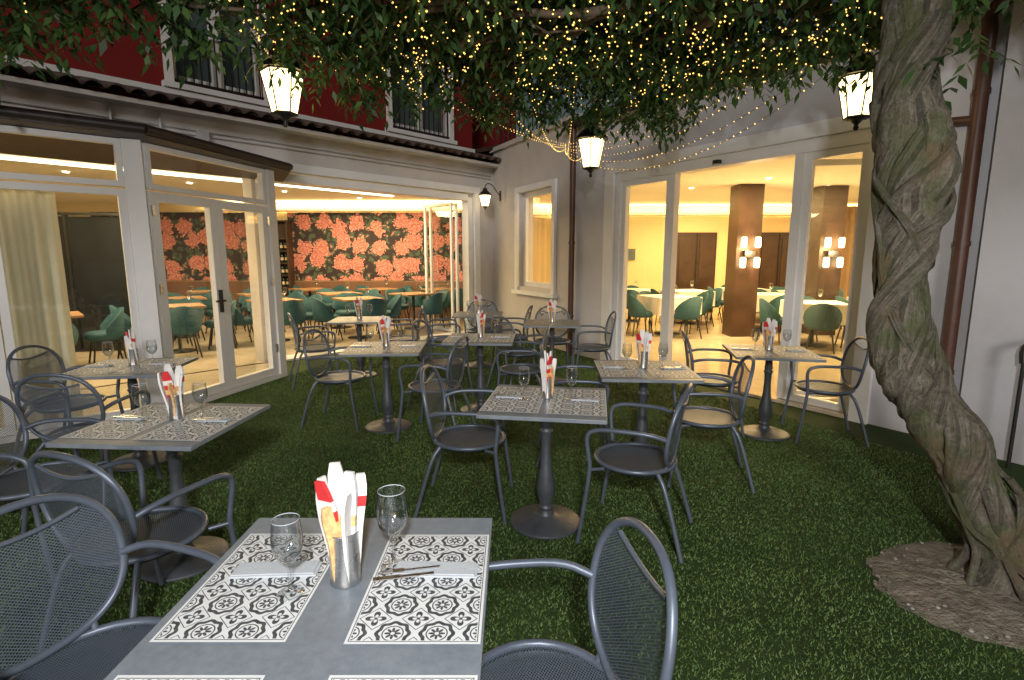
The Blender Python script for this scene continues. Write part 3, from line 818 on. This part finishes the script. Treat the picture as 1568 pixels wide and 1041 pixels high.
def holder_mesh():
    mb=MB(); mb.lathe([(.0,.0),(.038,0),(.039,.002),(.037,.01),(.037,.13),(.0395,.135),(.0385,.137),(.035,.13),(.035,.01),(0,.01)],'steel',n=30,cap=False)
    for i,(dx,dy,ry,rx,k,h,w) in enumerate([(-.014,-.004,-.09,.05,'red_p',.265,.044),(.012,-.010,.04,-.02,'white_p',.285,.040),(-.002,.013,-.03,-.05,'white_p',.295,.044),(.018,.012,.09,.04,'white_p',.27,.038),(-.008,-.020,-.05,.06,'orange_p',.20,.044),(-.020,.014,-.12,-.04,'white_p',.255,.036),(.016,-.02,.03,.08,'white_p',.24,.036)]):
        R=Matrix.Rotation(ry,3,'Y')@Matrix.Rotation(rx,3,'X')@Matrix.Rotation(i*.3-.6,3,'Z')
        vs=[]; NS=10
        for q in range(NS+1):
            f=q/NS; bow=.010*math.sin(f*math.pi*1.2+i)*f; ww=w*(.72+.28*min(1,f*1.6))*(1-.45*max(0,f-.85)/.15)
            for a,b in((-.5,-.5),(.5,-.5),(.5,.5),(-.5,.5)):
                p=R@Vector((a*ww+ .006*math.sin(i*3+f*5)*f,b*.009+bow+(.004*math.sin(a*6+i)),f*h)); vs.append(p+Vector((dx,dy,.01)))
        for q in range(NS):
            kk=k
            if q==7 and i in(0,3): kk='white_p' if k!='white_p' else 'red_p'
            if q in(5,) and i in(0,1): kk='orange_p'
            for j in range(4):
                mb.add([vs[q*4+j],vs[q*4+(j+1)%4],vs[q*4+4+(j+1)%4],vs[q*4+4+j]],[(0,1,2,3)],kk)
        mb.add(vs[-4:],[(0,1,2,3)],k)
    return mb.mesh('napkin_holder')
NH=holder_mesh()
def cutlery():
    mb=MB()
    mb.box((-.012,0,.003),(.012,.11,.003),'steel'); mb.box((-.012,.085,.004),(.018,.08,.002),'steel')
    mb.box((.02,-.02,.003),(.008,.11,.003),'steel'); mb.box((.02,.05,.004),(.02,.035,.002),'steel')
    for i in range(4): mb.box((.0125+i*.005,.085,.004),(.0025,.045,.002),'steel')
    return mb.mesh('knife_and_fork')
CU=cutlery()
mb=MB(); mb.box((0,0,.003),(.10,.2,.005),'napkin'); mb.box((.004,.002,.0075),(.094,.19,.003),'napkin'); NK=mb.mesh('folded_napkin')
def table(x,y,rz,mats=2,items=True,m=None):
    inst(TM,'outdoor_table',(x,y,.004),rz,bevel=.003)
    R=Matrix.Rotation(rz,2)
    def w(a,b): v=R@Vector((a,b)); return (x+v.x,y+v.y)
    z=.754
    if mats:
        for s_ in(-1,1):
            a=w(s_*.18,0); inst(PMm,'patterned_placemat',(a[0],a[1],z+.001),rz,(1.08,1.2,1))
            a=w(s_*.22,.02); inst(NK,'folded_napkin',(a[0],a[1],z+.003),rz+random.uniform(-.1,.1)+math.pi/2,(.5,.8,.8)); inst(CU,'knife_and_fork',(a[0],a[1],z+.009),rz+.1*s_+math.pi/2,.8)
    a=w(0,.05); inst(NH,'napkin_holder',(a[0],a[1],z),random.uniform(-.8,.8)+random.choice((0,1.5)),.93)
    a=w(-.13,-.02); inst(WG,'wine_glass',(a[0],a[1],z+.004),0,.9); a=w(.14,.04); inst(WG,'wine_glass',(a[0],a[1],z+.004),0,.9)
inst(TL,'outdoor_table',(-.435,.875,.004),0,bevel=.003)
for x,y in((-.215,1.262),(-.637,1.268),(-.215,.72),(-.637,.72)):
    inst(PMm,'patterned_placemat',(x,y,.755),0)
for x,y,r in((-.62,1.30,math.pi/2+.05),(-.20,1.30,math.pi/2-.03)):
    inst(NK,'folded_napkin',(x,y,.757),r,(.6,1.1,1))
inst(CU,'knife_and_fork',(-.25,1.275,.766),math.pi/2+.2,.85)
inst(NH,'napkin_holder',(-.427,1.265,.754),.1,1.02)
inst(WG,'wine_glass',(-.315,1.32,.757),0,1.05); inst(WG,'wine_glass',(-.545,1.205,.757),0,.95)
table(-1.72,2.6,math.radians(-4)); table(.2,3.0,math.radians(-9)); table(.97,3.85,math.radians(-4)); table(2.25,4.6,math.radians(-12))
table(-1.15,4.8,math.radians(3)); table(-.32,5.35,math.radians(-3)); table(-2.0,6.95,.1,0); table(-.48,7.6,0,0); table(.5,6.6,-.1,0); table(-2.87,3.95,math.radians(8))
chair(-1.14,1.30,.94,-.34); chair(.075,1.20,-.985,-.17)
chair(-1.52,2.06,.30,.95); chair(-2.45,2.6,1,.1)
chair(-2.75,3.35,-.1,1); chair(-3.45,4.05,1,0)
chair(-.27,3.25,1,-.12); chair(.70,2.9,-.85,.42); chair(1.38,3.68,-.95,.25); chair(.5,4.05,1,-.1)
chair(2.72,4.55,-1,.25); chair(1.85,4.85,1,-.2)
chair(-.68,4.6,-1,.2); chair(-1.62,4.95,1,-.15); chair(.1,5.3,-1,.1); chair(-.75,5.65,1,-.3)
chair(1.0,6.6,-1,0); chair(.0,7.45,-1,.2); chair(.08,6.25,.8,.5); chair(-.45,8.1,0,-1); chair(.55,7.1,0,-1); chair(-1.5,7.3,-1,-.2); chair(-2.45,6.55,1,.5); chair(-.95,7.3,1,.2)

# ------------------------------------------------------------------ interior chairs / tables
def shell_chair():
    mb=MB()
    n=20; vs=[];fs=[]
    for i in range(n+1):
        a=math.radians(180+180*i/n)
        top=.52+.28*math.sin(math.pi*i/n)**.8
        for r,z in((.24,.40),(.27,top),(.235,top),(.21,.46)):
            vs.append((r*math.cos(a)*1.02,r*math.sin(a)+.02,z))
    for i in range(n):
        for j in range(3): fs.append((i*4+j,i*4+4+j,i*4+5+j,i*4+1+j))
    mb.add(vs,fs,'teal',True)
    mb.lathe([(.20,.36),(.235,.39),(.235,.44),(.2,.47),(.0,.475)],'teal',(0,.02,0),20)
    for sx in(-1,1):
        for sy in(-1,1): mb.tube([(sx*.14,sy*.14,.38),(sx*.2,sy*.2,0)],.012,'black',6,smooth=0)
    return mb.mesh('teal_shell_chair')
SC=shell_chair()
mb=MB(); mb.box((0,0,.735),(.75,.75,.03),'wood'); mb.lathe([(.22,0),(.22,.012),(.03,.03),(.03,.72)],'black'); IT=mb.mesh('indoor_dining_table')
mb=MB(); n=24;vs=[];fs=[]
mb.box((0,0,.745),(.9,.9,.012),'tablecloth')
per=[]
for i in range(4):
    for j in range(12):
        f=j/12*.9-.45
        per.append([(f,-.45),(.45,f),(-f,.45),(-.45,-f)][i])
for i,(x,y) in enumerate(per):
    o=1+.035*math.sin(i*1.9)+.03
    vs+=[(x,y,.748),(x*o,y*o,.42)]
for i in range(48): fs.append((i*2,(i*2+2)%96,(i*2+3)%96,i*2+1))
mb.add(vs,fs,'tablecloth',True); mb.lathe([(.25,0),(.25,.015),(.04,.03),(.04,.73)],'black'); CT=mb.mesh('clothed_dining_table')
def iset(me,name,x,y,rz,k=4):
    inst(me,name,(x,y,.032),rz)
    for i in range(k):
        a=rz+i*math.pi/2; d=.62; inst(SC,'teal_shell_chair',(x+math.cos(a)*d,y+math.sin(a)*d,.032),a+math.pi/2+random.uniform(-.3,.3))
    inst(WG,'wine_glass',(x+.15,y+.1,.785),0,1)
for x,y in((-4.3,9.7),(-2.9,10.1),(-3.7,11.5),(-2.1,11.4),(-5.3,11.3),(-1.7,12.9),(-4.9,13.0),(-3.2,12.95),(-6.9,12.2),(-6.3,10.2),(-5.4,8.6),(-6.3,7.2)): iset(IT,'indoor_dining_table',x,y,math.radians(-48)+random.uniform(-.1,.1))
for x,y in((3.1,10.6),(4.0,12.3),(5.3,11.2),(6.6,12.0),(5.2,9.2),(6.9,9.9),(6.3,8.0),(2.8,12.7),(5.6,13.0),(8.0,11.0)): iset(CT,'clothed_dining_table',x,y,random.uniform(-.3,.3))

# ------------------------------------------------------------------ lights
def area(name,loc,sx,sy,pw,col,rz=0,up=False):
    l=bpy.data.lights.new(name,'AREA'); l.shape='RECTANGLE'; l.size=sx; l.size_y=sy; l.energy=pw; l.color=col
    o=bpy.data.objects.new(name,l); COL.objects.link(o); o.location=loc; o.rotation_euler=(math.pi if up else 0,0,rz)
WARM=(1,.74,.39)
rz1=math.atan2(FL[1][1],FL[1][0]); rz2=math.atan2(FR[1][1],FR[1][0])
for i,s in enumerate((2.5,6.3)):
    p=pt(FL,s,-1.7); area('ceiling_light',(p.x,p.y,2.85),2.4,.6,150,WARM,rz1)
for x,y in((-3.4,12.4),(-7.6,11.0)): area('ceiling_light',(x,y,2.85),2.4,.6,115,WARM)
p=pt(FL,6.4,-.5); area('cove_fill_light',(p.x,p.y,2.72),3.6,.14,70,WARM,rz1,True)
area('cove_fill_light',(-4,13.55,2.69),7.2,.14,90,WARM,0,True)  # uplight added at the back wall to brighten the ceiling
p=pt(FA,1.8,-1.1); area('ceiling_light',(p.x,p.y,2.5),1.2,.5,60,WARM)
for x,y in((3.4,9.4),(6.0,9.0),(4.6,12.6),(8.3,11.6)): area('ceiling_light',(x,y,2.85),1.6,.7,175,(1,.68,.30))
area('cove_fill_light',(6.4,14.42,2.65),12,.14,150,(1,.68,.30),0,True)  # added fill uplight, lifts the hall ceiling from the back wall
p=pt(FR,3.6,-.47); area('cove_fill_light',(p.x,p.y,2.78),5,.14,80,(1,.68,.30),rz2,True)  # added fill uplight for the hall ceiling, facade side
for X,Y in((4.43,10.4),(6.1,10.6)):
    l=bpy.data.lights.new('sconce_light','POINT'); l.energy=30; l.color=(1,.65,.3); l.shadow_soft_size=.05
    o=bpy.data.objects.new('sconce_light',l); COL.objects.link(o); o.location=(X,Y-.45,1.65)
l=bpy.data.lights.new('camera_flash','POINT'); l.energy=400; l.color=(1,.985,.975); l.shadow_soft_size=.10
o=bpy.data.objects.new('camera_flash',l); COL.objects.link(o); o.location=(.1,-.8,2.3)
l=bpy.data.lights.new('flash_fill_sun','SUN'); l.energy=.95; l.angle=math.radians(12); l.color=(1,.97,.95)  # added fill: sun lamp imitates flash light reaching the far walls
o=bpy.data.objects.new('flash_fill_sun',l); COL.objects.link(o)
el=math.radians(15); az=math.radians(6)
dv=Vector((math.sin(az)*math.cos(el),math.cos(az)*math.cos(el),-math.sin(el)))
o.rotation_euler=dv.to_track_quat('-Z','Y').to_euler(); o.location=(0,-5,6)
w=bpy.data.worlds.new('World'); scene.world=w; w.use_nodes=True; nt=w.node_tree
sk=nt.nodes.new('ShaderNodeTexSky'); sk.sky_type='NISHITA'; sk.sun_disc=False; sk.sun_elevation=math.radians(3); sk.sun_rotation=math.radians(188)
bg=nt.nodes['Background']; nt.links.new(sk.outputs[0],bg.inputs[0]); bg.inputs[1].default_value=.04

# ------------------------------------------------------------------ camera
cd=bpy.data.cameras.new('Camera'); cam=bpy.data.objects.new('Camera',cd); COL.objects.link(cam)
cd.sensor_width=36; cd.lens=18.83; cd.clip_end=500; cd.clip_start=.02
cam.location=(0,0,1.58); cam.rotation_euler=(math.radians(90-9),0,0)
scene.camera=cam
scene.view_settings.view_transform='Standard'; scene.view_settings.look='None'; scene.view_settings.exposure=0
